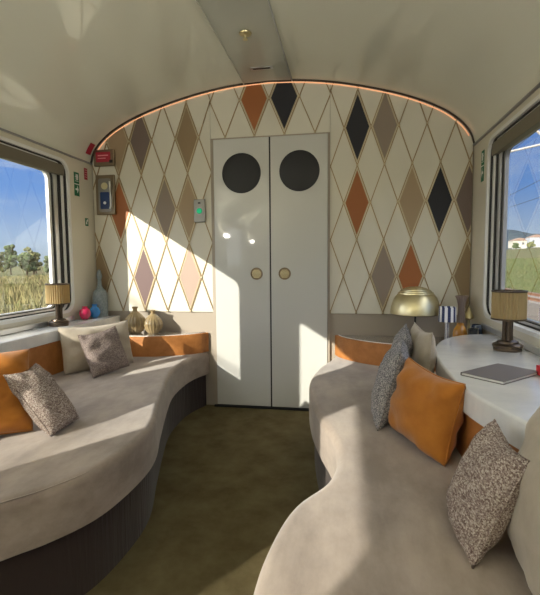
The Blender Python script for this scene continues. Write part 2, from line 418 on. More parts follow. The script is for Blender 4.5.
# ---------------------------------------------------------------- double door
for k, (x0, x1, cx, hxp) in enumerate(((-.408, .004, -.199, -.095), (.014, .422, .222, .113))):
    d = MB().box(x0, x1, -.018, .010, .018, 1.985).build('door_%d' % (k+1), M['door'], bevel=.003); tag(d, kind='structure')
    r_ = MB().lathe([(.136, .0), (.143, .0), (.143, .006), (.136, .008)], n=56); r_.v = [(cx+a, -.018-c, 1.737+b) for a, b, c in r_.v]; r_.build('window_ring', M['black'], d, smooth=True, auto=40)
    r_ = MB().lathe([(0, .004), (.137, .004), (.137, 0), (0, 0)], n=56); r_.v = [(cx+a, -.018-c, 1.737+b) for a, b, c in r_.v]; r_.build('round_window', M['smoke'], d, smooth=True, auto=40)
    r_ = MB().lathe([(0, .002), (.036, .002), (.038, .006), (.044, .006), (.045, 0), (0, 0)], n=40); r_.v = [(hxp+a, -.018-c, 1.01+b) for a, b, c in r_.v]
    hd = r_.build('door_pull', M['dbrass'], d, smooth=True, auto=30)
    g_ = MB()
    for i in range(-3, 4):
        wd = math.sqrt(.033**2-(i*.0085)**2); g_.box(hxp-wd, hxp+wd, -.023, -.019, 1.01+i*.0085-.0018, 1.01+i*.0085+.0018)
    g_.build('grille', M['brass'], hd)
o = MB().box(.004, .014, -.014, .012, 0.0, 1.985).build('trim_7', M['black']); tag(o, kind='structure')
fr = MB().box(-.432, -.410, -.010, .012, 0, 1.992).box(.424, .438, -.010, .012, 0, 1.992).box(-.432, .438, -.010, .012, 1.987, 1.995).build('trim_8', M['taupe']); tag(fr, kind='structure')
o = MB().box(-.43, .437, -.03, .012, 0.001, .014).build('trim_9', M['black']); tag(o, kind='structure')
# ================================================================ sofas
LF = [(-.472, .0), (-.53, -.2), (-.54, -.38), (-.517, -.62), (-.449, -.87), (-.335, -1.22), (-.25, -1.47), (-.228, -1.66), (-.250, -1.89), (-.323, -2.04), (-.41, -2.145), (-.52, -2.30), (-.62, -2.55), (-.66, -2.85), (-.64, -3.2), (-.58, -3.6), (-.56, -4.2)]
RF = [(.478, .0), (.44, -.18), (.384, -.39), (.350, -.715), (.388, -1.08), (.444, -1.33), (.500, -1.52), (.524, -1.69), (.495, -1.86), (.411, -2.01), (.372, -2.18), (.362, -2.36), (.38, -2.7), (.42, -3.0), (.46, -3.4), (.48, -4.2)]
def sofa(fr_, s, label):
    c = cr(fr_, 5); outline = c+[(s*1.386, -4.2), (s*1.386, 0.0)]
    root = empty('sofa', (s*1.0, -2.0, 0)); tag(root, label, 'sofa')
    T = lambda mb: [mb.v.__setitem__(i, (v[0]-s*1.0, v[1]+2.0, v[2])) for i, v in enumerate(mb.v)]
    pl = MB(); ins = [(x+s*.03, min(y, -.004)) for x, y in c]+[(s*1.386, -4.2), (s*1.386, -.004)]
    slab(pl, ins, 0.0, .25, .003); T(pl); pl.build('plinth', M['plinth'], root, smooth=True, auto=45)
    cu = MB(); slab(cu, [(x, min(y, -.004)) for x, y in outline], .25, .42, .032, 6); T(cu)
    cu.build('seat_cushion', M['seat'], root, smooth=True, auto=50)
    pp = MB().tube([(x+s*.018, y-.004, .4135) for x, y in c], .0025, 6); T(pp); pp.build('piping', M['seat'], root, smooth=True)
    return root, T
sl, TL = sofa(LF, -1, 'long curved taupe velvet sofa along the left windows')
sr, TR = sofa(RF, 1, 'long curved taupe velvet sofa along the right windows')
# leather bands behind the seats
b = MB().box(-1.386, -1.195, -4.2, -.28, .421, .622); TL(b); b.build('back_band', M['tan'], sl, bevel=.004)
RL = [(1.385, -.575), (1.30, -.565), (1.185, -.615), (1.070, -.745), (.980, -.97), (.937, -1.25), (.925, -1.5), (.932, -1.716), (.975, -1.91), (1.022, -2.07), (1.08, -2.27), (1.12, -2.55), (1.13, -3.0), (1.13, -4.1)]
rc = cr(RL, 5)
b = MB(); ol = [(x+.02 if x < 1.3 else min(x, 1.385), y-.012) for x, y in rc]+[(1.385, -4.1)]
slab(b, ol, .421, .60, .003); TR(b); b.build('back_band', M['tan'], sr, smooth=True, auto=45)
# ledges under the windows
o = MB(); slab(o, [(-1.388, -4.1), (-1.19, -4.1), (-1.19, -.012), (-1.388, -.012)], .622, .69, .008); o = o.build('window_ledge', M['marble'], smooth=True, auto=50)
tag(o, 'straight pale window ledge behind the left sofa', 'ledge')
o = MB(); slab(o, rc+[(1.388, -4.1)], .60, .68, .010); o = o.build('window_ledge', M['marble'], smooth=True, auto=50)
tag(o, 'wide pale window ledge with rounded end behind the right sofa', 'ledge')
for k, s in enumerate((-1, 1)):   # bright sill strip under each window row
    z0 = .690 if s < 0 else .680
    o = MB().box(min(s*1.372, s*1.388), max(s*1.372, s*1.388), -5.2, -.32, z0, z0+.03).build('trim_%d' % (10+k), M['alu'], bevel=.003); tag(o, kind='structure')
# corner shelves
def corner_shelf(s, edge, label):
    c = cr(edge, 6); root = empty('corner_shelf', (s*1.0, -.15, .421)); tag(root, label, 'shelf')
    def T(mb): mb.v = [(v[0]-s*1.0, v[1]+.15, v[2]-.421) for v in mb.v]
    back = [(s*1.386, edge[-1][1]), (s*1.386, -.003)]
    m_ = MB(); slab(m_, [(x, y) for x, y in c]+back, .421, .566, .004); T(m_); m_.build('fascia', M['tan'], root, smooth=True, auto=50)
    inner = inset([(x, y) for x, y in c]+back, .020)
    m_ = MB().prism(inner, lambda u, v, w_: (u, v, w_), .564, .570); T(m_); m_.build('rim', M['white'], root)
    inner = inset([(x, y) for x, y in c]+back, .026)
    m_ = MB().prism(inner, lambda u, v, w_: (u, v, w_), .566, .5715); T(m_); m_.build('shelf_top', M['ctop'], root)
M['ctop'] = mat('brown_mirror_top', (.22, .19, .16), .12, coat=1, coatr=.03)
corner_shelf(-1, [(-.475, -.003), (-.52, -.075), (-.60, -.145), (-.70, -.20), (-.82, -.245), (-.96, -.265), (-1.19, -.275)], 'cognac leather corner shelf with brown top at the far end of the left sofa')
corner_shelf(1, [(.476, -.003), (.515, -.10), (.60, -.20), (.70, -.28), (.82, -.34), (.96, -.385), (1.10, -.42), (1.25, -.46)], 'cognac leather corner shelf with white rim behind the right sofa')
# ================================================================ pillows
def pillow(label, wdt, hgt, th, m, c, yaw_, lean, roll=0, seed=0, pinch=.04, wr=.012):
    """c = bottom centre; yaw_ = heading of the face normal (deg); lean back (deg)"""
    rnd = random.Random(seed); n = 26; mb = MB(); ph = [rnd.uniform(0, 6.28) for _ in range(8)]
    for sd_ in (1, -1):
        v = []
        for j in range(n+1):
            for i in range(n+1):
                u, t = -1+2*i/n, -1+2*j/n
                u, t = math.sin(u*PI/2*.94)/math.sin(PI/2*.94), math.sin(t*PI/2*.94)/math.sin(PI/2*.94)
                e = max(0, (1-abs(u)**2.6)*(1-abs(t)**2.6)); y = th/2*e**.46
                y += wr*e**.5*(1-e*.6)*(math.sin(5*u+3*t+ph[0])*.5+math.sin(9*t-4*u+ph[1]+sd_)*.35+math.sin(13*(u*t)+ph[2])*.5)
                px = u*wdt/2*(1-pinch*(1-t*t)*abs(u)); pz = t*hgt/2*(1-pinch*(1-u*u)*abs(t))
                pz -= .012*(1-u*u)*(1 if t > 0 else .2)
                v.append((px, -sd_*max(y, 0), pz+hgt/2))
        fs = [(j*(n+1)+i, j*(n+1)+i+1, (j+1)*(n+1)+i+1, (j+1)*(n+1)+i) for j in range(n) for i in range(n)]
        mb.add(v, fs)
    o = mb.build('throw_pillow', m, smooth=True)
    R_ = Matrix.Rotation(math.radians(yaw_+90), 4, 'Z') @ Matrix.Rotation(-math.radians(lean), 4, 'X') @ Matrix.Rotation(math.radians(roll), 4, 'Y')
    zs = min((R_ @ Vector(v.co)).z for v in o.data.vertices)
    o.matrix_world = Matrix.Translation((c[0], c[1], .421-zs)) @ R_
    tag(o, label, 'pillow')
    # seam piping round the edge
    k = MB(); pts = []
    for a in range(80):
        tt = a/80*4; s_ = int(tt); f = -1+2*(tt-s_)
        u, t = [(f, -1), (1, f), (-f, 1), (-1, -f)][s_]
        pts.append((u*wdt/2*(1-pinch*(1-t*t)*abs(u)), 0, t*hgt/2*(1-pinch*(1-u*u)*abs(t))+hgt/2-.012*(1-u*u)*(1 if t > 0 else .2)))
    k.tube(pts, .0032, 5, closed=True).build('seam', m, o, smooth=True)
    return o
vbeige = mat('beige_velvet', (.36, .31, .24), .85, sheen=.3, spec=.2, noise=9, col2=(.45, .39, .31), bump=(14, .25, .01))
vor = mat('ochre_velvet', (.36, .125, .015), .8, sheen=.25, spec=.2, noise=7, col2=(.46, .175, .025), bump=(10, .35, .012))
wv = woven('brown_white_weave', (.15, .10, .085), (.34, .265, .23), (.62, .55, .48), 380)
wv2 = woven('mauve_grey_weave', (.16, .12, .11), (.27, .21, .19), (.42, .36, .32), 380)
tw = woven('grey_tweed', (.09, .09, .105), (.29, .28, .29), (.55, .52, .49), 340)
pillow('wide beige velvet pillow leaning at the far end of the left sofa', .46, .29, .14, vbeige, (-1.00, -.62), -34, 14, 0, 1)
pillow('mauve grey woven pillow leaning on the wide beige pillow on the left sofa', .27, .27, .09, wv2, (-.86, -.73), -24, 22, -5, 2)
pillow('ochre velvet pillow at the near left corner of the left sofa', .42, .34, .17, vor, (-.83, -1.80), -38, 24, 6, 3, wr=.02)
pillow('brown and white woven pillow leaning on the ochre pillow on the left sofa', .20, .30, .11, wv, (-.575, -1.60), 4, 38, 0, 4)
pillow('grey tweed pillow standing left of the ochre pillow on the right sofa', .32, .33, .13, tw, (.70, -1.28), 172, 15, 0, 5)
pillow('grey tweed pillow farthest back on the right sofa, touching the beige one', .32, .35, .11, tw, (.775, -.95), 174, 12, 0, 6)
pillow('pale beige pillow between the back tweed pillow and the ochre one on the right sofa', .34, .36, .10, vbeige, (.89, -1.04), 184, 3, 0, 7)
pillow('ochre velvet pillow in the middle of the right sofa', .32, .28, .17, vor, (.805, -1.575), 206, 11, 4, 8, wr=.02)
pillow('brown and white woven pillow nearest on the right sofa', .25, .27, .11, wv, (.83, -2.09), 178, 23, 0, 9)
pillow('beige velvet pillow at the right edge, behind the nearest woven pillow', .42, .34, .13, vbeige, (.945, -2.28), 178, 10, 0, 10)
# ================================================================ table lamps
pleat = mat('pleated_gold_silk', (.62, .45, .19), .7, sheen=.2, bump=None)
def shade_material():
    m = bpy.data.materials.new('pleated_silk'); m.use_nodes = True; t = m.node_tree; t.nodes.clear()
    o = N(t, 'ShaderNodeOutputMaterial'); d = N(t, 'ShaderNodeBsdfDiffuse'); d.inputs[0].default_value = (.52, .43, .24, 1)
    tl = N(t, 'ShaderNodeBsdfTranslucent'); tl.inputs[0].default_value = (.72, .50, .24, 1); mm = N(t, 'ShaderNodeMixShader'); mm.inputs[0].default_value = .5
    t.links.new(d.outputs[0], mm.inputs[1]); t.links.new(tl.outputs[0], mm.inputs[2]); t.links.new(mm.outputs[0], o.inputs[0]); return m
silk = shade_material()
def table_lamp(x, y, z, label, rz=0):
    r = empty('table_lamp', (x, y, z), rz); tag(r, label, 'lamp')
    MB().lathe([(0, 0), (.058, 0), (.060, .008), (.058, .014), (.064, .018), (.064, .026), (.058, .030), (.046, .034), (.044, .042), (.030, .047), (0, .047)], n=48).build('base', M['bronze'], r, smooth=True, auto=30)
    p = MB()
    for k in range(3):
        a = 2*PI*k/3+.5; p.lathe([(0, .045), (.0115, .045), (.0115, .16), (0, .16)], (.0135*math.cos(a), .0135*math.sin(a), 0), n=20)
    p.build('column', M['bronze'], r, smooth=True, auto=30)
    n = 256; v = []; zz = [.142, .272]
    for k in range(n):
        a = 2*PI*k/n; rr = .069+.0032*math.cos(32*a)
        for z_ in zz: v.append((rr*math.cos(a), rr*math.sin(a), z_))
    sh = MB().add(v, [(2*k, (2*k+2) % (2*n), (2*k+3) % (2*n), 2*k+1) for k in range(n)]).build('lamp_shade', silk, r, smooth=True)
    for z_ in (.142, .268):
        ring_ = MB().lathe([(.066, z_), (.0735, z_), (.0735, z_+.007), (.066, z_+.007), (.066, z_)], n=64)
        ring_.build('shade_rim', M['bronze'], sh)
    sp = MB()
    for k in range(3):
        a = 2*PI*k/3; sp.tube([(0, 0, .262), (.069*math.cos(a), .069*math.sin(a), .268)], .0012, 5)
    sp.tube([(0, 0, .155), (0, 0, .265)], .003, 6).build('spider', M['bronze'], r)
table_lamp(-1.300, -.60, .690, 'bronze table lamp with pleated gold shade on the left window ledge', .2)
table_lamp(1.285, -1.03, .680, 'bronze table lamp with pleated gold shade on the right window ledge')
table_lamp(-1.290, -2.46, .690, 'bronze table lamp with gold shade on the left ledge, outside the picture', .4)
# brass mushroom lamp
r = empty('mushroom_lamp', (.998, -.215, .5715)); tag(r, 'brass dome lamp with thin black stem on the right corner shelf', 'lamp')
MB().lathe([(0, 0), (.07, 0), (.07, .010), (.062, .014), (0, .014)], n=48).build('base', M['black'], r, smooth=True, auto=30)
MB().lathe([(0, .014), (.006, .014), (.006, .30), (0, .30)], n=16).build('stem', M['black'], r, smooth=True, auto=30)
prof = []
R0, H0 = .157, .172
for k in range(14):
    a = math.radians(46)*k/13; prof.append((R0*math.cos(a)**.85, .183+H0*math.sin(a)))
for k in range(6):                 # turned terraces near the crown
    a = math.radians(46+44*(k+1)/6.6); rr = R0*math.cos(a)**.85; z0_ = prof[-1][1]; r0_ = prof[-1][0]
    prof += [(r0_-.003, z0_+.0015), (r0_-.004, .183+H0*math.sin(a)-.002), (r0_-.006, .183+H0*math.sin(a)), (rr, .183+H0*math.sin(a)+.001)]
prof.append((0.0, prof[-1][1]+.002))
prof2 = [(p_[0]*.975, p_[1]-.004) for p_ in prof[::-1]]
MB().lathe(prof2[1:]+prof, n=72).build('dome_shade', M['brass'], r, smooth=True, auto=25)
# ================================================================ small things right shelf
stripe = bpy.data.materials.new('blue_white_stripes'); stripe.use_nodes = True
t = stripe.node_tree; bs = t.nodes['Principled BSDF']; bs.inputs['Roughness'].default_value = .6
c_ = N(t, 'ShaderNodeTexCoord'); s_ = N(t, 'ShaderNodeSeparateXYZ'); t.links.new(c_.outputs['Object'], s_.inputs[0])
at = N(t, 'ShaderNodeMath', operation='ARCTAN2'); t.links.new(s_.outputs['Y'], at.inputs[0]); t.links.new(s_.outputs['X'], at.inputs[1])
mu = N(t, 'ShaderNodeMath', operation='MULTIPLY'); mu.inputs[1].default_value = 9.0; t.links.new(at.outputs[0], mu.inputs[0])
sn = N(t, 'ShaderNodeMath', operation='SINE'); t.links.new(mu.outputs[0], sn.inputs[0])
gt = N(t, 'ShaderNodeMath', operation='GREATER_THAN'); gt.inputs[1].default_value = 0; t.links.new(sn.outputs[0], gt.inputs[0])
mm = N(t, 'ShaderNodeMix', data_type='RGBA'); t.links.new(gt.outputs[0], mm.inputs[0]); mm.inputs[6].default_value = (.02, .03, .11, 1); mm.inputs[7].default_value = (.8, .8, .82, 1)
t.links.new(mm.outputs[2], bs.inputs['Base Color'])
r = empty('small_lamp', (1.165, -.36, .5715)); tag(r, 'small lamp with blue and white striped shade on the right corner shelf', 'lamp')
MB().lathe([(0, 0), (.04, 0), (.04, .008), (0, .010)], n=32).build('base', M['white'], r, smooth=True, auto=30)
MB().lathe([(0, .008), (.013, .008), (.013, .16), (0, .16)], n=20).build('stem', stripe, r, smooth=True, auto=30)
MB().lathe([(.052, .150), (.050, .240), (.049, .240), (.051, .150)], n=64).build('lamp_shade', stripe, r, smooth=True, auto=30)
def gmat(name, col, rough=.05, alpha=.35):
    m = bpy.data.materials.new(name); m.use_nodes = True; t = m.node_tree; t.nodes.clear()
    o = N(t, 'ShaderNodeOutputMaterial'); tr = N(t, 'ShaderNodeBsdfTransparent'); tr.inputs[0].default_value = (*col, 1)
    g = N(t, 'ShaderNodeBsdfPrincipled'); g.inputs['Base Color'].default_value = (*col, 1); g.inputs['Roughness'].default_value = rough; g.inputs['Coat Weight'].default_value = 1
    lw = N(t, 'ShaderNodeLayerWeight', i_Blend=.4); md = N(t, 'ShaderNodeMath', operation='ADD', use_clamp=True); md.inputs[1].default_value = alpha
    t.links.new(lw.outputs['Facing'], md.inputs[0]); x = N(t, 'ShaderNodeMixShader'); t.links.new(md.outputs[0], x.inputs[0])
    t.links.new(tr.outputs[0], x.inputs[1]); t.links.new(g.outputs[0], x.inputs[2]); t.links.new(x.outputs[0], o.inputs[0]); return m
def vessel(name, label, cat, prof, m, x, y, z, n=48, flute=0, fn=0, th=.004, children=()):
    inner = [(max(p[0]-th, 0.001), max(p[1], th)) for p in prof[::-1]]
    o = MB().lathe(prof+inner+[(0.0, th)], n=n, flute=flute, fn=fn).build(name, m, smooth=True, auto=60); o.location = (x, y, z); tag(o, label, cat)
    return o
vessel('vase', 'round amber glass vase beside the striped lamp', 'vase', cr([(.0, 0), (.02, 0), (.036, .03), (.042, .07), (.036, .11), (.022, .135), (.020, .15)], 5), gmat('amber_glass', (.62, .30, .04), alpha=.4), 1.225, -.425, .5715)
vessel('vase', 'tall slender fluted smoky glass vase behind the amber vase', 'vase', cr([(.0, 0), (.036, 0), (.038, .03), (.030, .09), (.022, .16), (.020, .22), (.028, .27), (.040, .297)], 5), gmat('smoky_mauve_glass', (.42, .33, .30), alpha=.45), 1.285, -.20, .5715, n=96, flute=.06, fn=16)
vessel('tumbler', 'black tumbler between the amber vase and the blue glass', 'glass', [(0, 0), (.026, 0), (.030, .125)], gmat('black_glass', (.03, .035, .04), alpha=.8), 1.285, -.475, .5715)
vessel('tumbler', 'dark blue glass tumbler at the window end of the right corner shelf', 'glass', cr([(0, 0), (.024, 0), (.034, .05), (.036, .09), (.028, .13)], 4), gmat('navy_glass', (.03, .06, .14), alpha=.6), 1.345, -.33, .5715)
o = MB().lathe([(0, 0), (.028, 0), (.028, .008), (.008, .014), (.007, .13), (.030, .145), (.022, .17), (.010, .205), (0, .225)], n=36).build('candle_holder', M['brass'], smooth=True, auto=35)
o.location = (1.352, -.12, .5715); tag(o, 'small pale cone-topped candle holder beside the fluted vase', 'candle holder')
# small things left
vessel('vase', 'small round crimson glass vase on the left window ledge', 'vase', cr([(0, 0), (.018, 0), (.036, .02), (.041, .045), (.032, .07), (.018, .082), (.024, .092)], 5), gmat('crimson_glass', (.62, .02, .10), alpha=.65), -1.325, -.265, .690)
vessel('vase', 'small round bright blue glass vase behind the crimson vase', 'vase', cr([(0, 0), (.018, 0), (.034, .02), (.039, .045), (.030, .07), (.016, .085), (.022, .100)], 5), gmat('azure_glass', (.03, .28, .75), alpha=.65), -1.305, -.172, .690)
o = MB().lathe(cr([(0, 0), (.050, 0), (.054, .01), (.056, .08), (.055, .15), (.046, .19), (.024, .215), (.016, .24), (.015, .27)], 5)+[(0, .27)], n=44).build('bottle', mat('blue_grey_speckled_ceramic', (.17, .21, .23), .6, noise=70, col2=(.28, .32, .33), bump=(60, .4, .003)), smooth=True, auto=60)
o.location = (-1.315, -.075, .690); tag(o, 'tall blue grey ceramic bottle with stopper in the left ledge corner', 'bottle')
MB().lathe(cr([(.012, .268), (.015, .285), (.020, .305), (.016, .33), (.010, .352), (.0, .362)], 4), n=24).build('stopper', MATS['blue_grey_speckled_ceramic'], o, smooth=True)
ag = gmat('antique_gold_glass', (.50, .38, .20), .12, .45)
for k, (x, y, s_, lb) in enumerate([(-1.005, -.125, 1.0, 'bulbous antique gold glass vase nearer the window on the left corner shelf'), (-.868, -.115, .88, 'squat antique gold glass vase nearer the door on the left corner shelf')]):
    pr_ = [(0, 0), (.035, 0), (.066, .035), (.078, .075), (.066, .115), (.036, .148), (.018, .165), (.016, .182), (.024, .198)]
    vessel('vase', lb, 'vase', cr([(a*s_, b_*s_) for a, b_ in pr_], 5), ag, x, y, .5715, n=96, flute=.035, fn=18)
# ================================================================ notebook and red book on the right ledge
def book(name, label, cx, cy, z, rz, wd, ln, th, m, paper):
    r = empty(name, (cx, cy, z), rz); tag(r, label, 'book' if name == 'book' else 'notebook')
    MB().box(-wd/2, wd/2, -ln/2, ln/2, 0, .0022).build('cover', m, r, bevel=.001)
    MB().box(-wd/2, wd/2, -ln/2, ln/2, th-.0022, th).build('cover', m, r, bevel=.001)
    MB().box(-wd/2-.0005, -wd/2+.002, -ln/2, ln/2, .001, th-.001).build('spine', m, r)
    MB().box(-wd/2+.002, wd/2-.004, -ln/2+.004, ln/2-.004, .0022, th-.0022).build('pages', paper, r)
    return r
paper = mat('paper', (.75, .74, .70), .8)
book('notebook', 'closed grey brown notebook lying on the right window ledge', 1.10, -1.512, .6805, math.radians(-46.6), .156, .242, .012, mat('grey_brown_cloth', (.17, .15, .145), .7), paper)
book('book', 'red book at the right edge of the picture on the window ledge', 1.31, -1.58, .6805, math.radians(10), .13, .21, .035, mat('red_cloth', (.52, .03, .04), .6), paper)
# ================================================================ wall fittings
def box_y(mb, x0, x1, z0, z1, y0, y1): return mb.box(x0, x1, y0, y1, z0, z1)
r = empty('alarm_box', (-1.268, -.008, 1.895)); tag(r, 'bronze framed red emergency alarm box at top left of the end wall', 'alarm')
MB().box(-.085, .085, -.022, 0, -.062, .062).build('housing', M['dbrass'], r, bevel=.006)
MB().box(-.062, .055, -.028, -.020, -.032, .042).build('red_plate', M['red'], r, bevel=.003)
MB().box(-.045, .040, -.0295, -.0275, .012, .020).box(-.045, .02, -.0295, -.0275, -.008, -.002).build('lettering', mat('pale_red', (.8, .35, .38), .5), r)
MB().box(.048, .072, -.030, -.020, -.040, -.018).build('lock', M['black'], r, bevel=.002)
r = empty('intercom', (-1.268, -.008, 1.618)); tag(r, 'tall bronze framed intercom panel with blue face below the alarm box', 'intercom')
MB().box(-.078, .078, -.020, 0, -.150, .150).build('housing', M['dbrass'], r, bevel=.006)
fp = MB().prism([(y_, z_) for y_, z_ in rrect(-.052, .052, -.128, .122, .018)], lambda u, v, w_: (u, w_, v), -.026, -.018).build('face_plate', M['steel'], r)
MB().prism(rrect(-.038, .038, -.108, .020, .008), lambda u, v, w_: (u, w_, v), -.0275, -.025).build('display', M['blue'], fp)
dd = MB().lathe([(0, .004), (.026, .004), (.026, 0), (0, 0)], n=30); dd.v = [(a, -.026-c, .065+b_) for a, b_, c in dd.v]; dd.build('speaker', M['brass'], fp, smooth=True, auto=30)
dd = MB().lathe([(0, .004), (.011, .004), (.011, 0), (0, 0)], n=24); dd.v = [(a, -.0275-c, -.062+b_) for a, b_, c in dd.v]; dd.build('call_button', M['alu'], fp, smooth=True, auto=30)
MB().tube([(.050, -.040, .095), (.056, -.045, .06), (.058, -.047, -.02), (.056, -.045, -.09), (.046, -.040, -.108)], .006, 10).build('grab_handle', M['white'], r, smooth=True)
r = empty('door_button', (-.521, -.008, 1.478)); tag(r, 'steel plate with round green button left of the double door', 'button')
MB().box(-.044, .044, -.014, 0, -.084, .084).build('plate', M['steel'], r, bevel=.004)
dd = MB().lathe([(0, .006), (.019, .006), (.021, 0), (0, 0)], n=30); dd.v = [(a, -.014-c, -.002+b_) for a, b_, c in dd.v]; dd.build('push_button', mat('button_green', (.0, .28, .12), .4, emit=((0, .5, .2), .25)), r, smooth=True, auto=30)
dd = MB().lathe([(0, .001), (.030, .001), (.030, 0), (0, 0)], n=30); dd.v = [(a, -.0145-c, -.002+b_) for a, b_, c in dd.v]; dd.build('button_ring', M['frame'], r)
MB().box(-.010, .010, -.0155, -.0135, .050, .062).build('indicator', M['black'], r)
# stickers: figure and arrow pictograms
def sign(s, y, z, wy, hz, label, m=None, marks='exit'):
    r = empty('safety_sign', (s*(XW-.001), y, z)); tag(r, label, 'sign')
    f = lambda a, b_, c, d, e: MB().box(min(-s*e, -s*e*.2), max(-s*e, -s*e*.2), a, b_, c, d)
    f(-wy/2, wy/2, -hz/2, hz/2, .002).build('plate', m or M['green'], r)
    g = MB(); X = (-s*.0018, -s*.0030); x0, x1 = min(X), max(X)
    if marks == 'exit':
        a = wy*.32
        g.box(x0, x1, -a, a, hz*.30, hz*.33).box(x0, x1, -a, a, hz*.12, hz*.14).box(x0, x1, -a*.5, -a*.2, hz*.18, hz*.42)
        g.box(x0, x1, 0, a*.8, hz*.18, hz*.42)
        g.prism([(-a*.9, -hz*.18), (a*.2, -hz*.18), (a*.2, -hz*.06), (a, -hz*.22), (a*.2, -hz*.38), (a*.2, -hz*.26), (-a*.9, -hz*.26)], lambda u, v, w_: (w_, u, v), x0, x1)
        g.box(x0, x1, -wy/2, wy/2, -.003, .003)
    elif marks == 'man':
        g.box(x0, x1, -wy*.1, wy*.15, 0, hz*.25).box(x0, x1, -wy*.25, wy*.05, -hz*.3, 0).box(x0, x1, wy*.05, wy*.3, hz*.1, hz*.35)
    else:
        for k in range(4): g.box(x0, x1, -wy*.35, wy*.35, hz*(.3-.2*k), hz*(.36-.2*k))
    g.build('pictogram', M['signw'] if marks != 'lines' else mat('pale_red', (.8, .35, .38), .5), r)
sign(-1, -.205, 1.672, .060, .17, 'green and white escape sign with arrow beside the left window')
sign(-1, -.096, 1.408, .040, .058, 'small green pictogram sticker low on the left wall', marks='man')
sign(-1, -.085, 1.768, .040, .085, 'narrow red notice sticker on the left wall below the ceiling joint', M['red'], 'lines')
sign(1, -.200, 1.680, .055, .19, 'green and white escape sign beside the right window')
# red sticker on the vault
sp_ = [p for p in arch if -1.374 < p[0] < -1.318]
sp_ = [(x+.0045, z-.0024) for x, z in sp_]
rs = vault(sp_, .0015, -.105, -.045).build('warning_sticker', M['red'])
tag(rs, 'red warning sticker on the curved ceiling edge above the alarm box', 'sticker')
# ceiling sensor and slot
r = empty('smoke_sensor', (-.008, -.69, 2.3625)); tag(r, 'small brass sensor in the middle of the ceiling strip', 'sensor')
MB().lathe([(0, 0), (.035, 0), (.033, -.006), (.020, -.012), (0, -.012)], n=36).build('rose', M['brass'], r, smooth=True, auto=30)
MB().lathe([(0, -.010), (.010, -.010), (.008, -.030), (.014, -.032), (.014, -.035), (0, -.035)], n=24).build('nozzle', M['brass'], r, smooth=True, auto=30)
r = empty('ceiling_slot', (-.002, -.235, 2.3655)); tag(r, 'narrow black slot plate in the ceiling strip above the door', 'vent')
MB().box(-.075, .075, -.022, .022, -.003, 0).build('plate', M['alu'], r, bevel=.002)
MB().box(-.058, .058, -.007, .007, -.005, -.002).build('slot', M['black'], r)
# added fill uplights shaped as sconces, on the rear pillars behind the viewer
FILL_W = 44
for k, (sx_, y) in enumerate([(-1, -3.66), (1, -3.66), (-1, -5.6), (1, -5.6)]):
    r = empty('wall_sconce', (sx_*1.389, y, 1.45)); tag(r, 'brass uplighter sconce on the %s wall behind the viewer, %s one' % (('left', 'right')[sx_ > 0], ('nearer', 'farther')[k//2]), 'lamp')
    MB().box(min(0, -sx_*.015), max(0, -sx_*.015), -.05, .05, -.10, .10).build('back_plate', M['brass'], r, bevel=.003)
    MB().lathe([(.0, -.06), (.03, -.05), (.060, .05), (.056, .05), (.027, -.045), (0, -.052)], (-sx_*.075, 0, 0), n=40).build('cup', M['brass'], r, smooth=True, auto=30)
    MB().lathe([(0, .03), (.045, .03), (.045, .034), (0, .034)], (-sx_*.075, 0, 0), n=30).build('diffuser', mat('lamp_diffuser', (.9, .88, .8), .5, emit=((1, .92, .78), 8)), r)
    ld = bpy.data.lights.new('lamp_light', 'SPOT'); ld.shadow_soft_size = .04; ld.energy = FILL_W; ld.color = (1, .96, .84); ld.spot_size = math.radians(150); ld.spot_blend = 1
    lo = bpy.data.objects.new('lamp_light', ld); link(lo); lo.location = (-sx_*.075, 0, .06); lo.parent = r
    lo.rotation_euler = Vector((-sx_*.55, .45, 1)).to_track_quat('-Z', 'Y').to_euler()
# ================================================================ outside
def noise2(x, y): return math.sin(x*.031+1.3)*math.cos(y*.027+.4)*.6+math.sin(x*.083+y*.061)*.25
gm = bpy.data.materials.new('field_ground'); gm.use_nodes = True; t = gm.node_tree; b = t.nodes['Principled BSDF']; b.inputs['Roughness'].default_value = 1; b.inputs['Specular IOR Level'].default_value = .1
c_ = N(t, 'ShaderNodeTexCoord'); n1 = N(t, 'ShaderNodeTexNoise', i_Scale=.22, i_Detail=9.0, i_Roughness=.72); t.links.new(c_.outputs['Object'], n1.inputs[0])
r1 = ramp(t, [(.34, (.06, .055, .03)), (.47, (.13, .11, .055)), (.56, (.065, .09, .035)), (.7, (.19, .16, .085))]); t.links.new(n1.outputs[0], r1.inputs[0]); t.links.new(r1.outputs[0], b.inputs[0])
n2 = N(t, 'ShaderNodeTexNoise', i_Scale=3.0, i_Detail=6.0); t.links.new(c_.outputs['Object'], n2.inputs[0]); bp = N(t, 'ShaderNodeBump', i_Strength=1.0, i_Distance=.3); t.links.new(n2.outputs[0], bp.inputs['Height']); t.links.new(bp.outputs[0], b.inputs['Normal'])
mb = MB(); xs = [-600, -300, -160, -90, -50, -30, -18, -12, -8, -5, -3, 0, 3, 5, 8, 12, 18, 26, 36, 50, 70, 100, 150, 240, 400, 700]; ys = [-400, -150, -60, -20, 0, 20, 40, 70, 110, 160, 240, 400, 700]
for y in ys:
    for x in xs:
        rise = 0 if x < 16 else min(1, (x-16)/104)*12
        mb.v.append((x, y, -1.35+rise+(noise2(x, y)*.5 if abs(x) > 12 else 0)))
nx = len(xs)
for j in range(len(ys)-1):
    for i in range(nx-1): mb.f.append((j*nx+i, j*nx+i+1, (j+1)*nx+i+1, (j+1)*nx+i))
o = mb.build('ground', gm, smooth=True); tag(o, kind='structure')
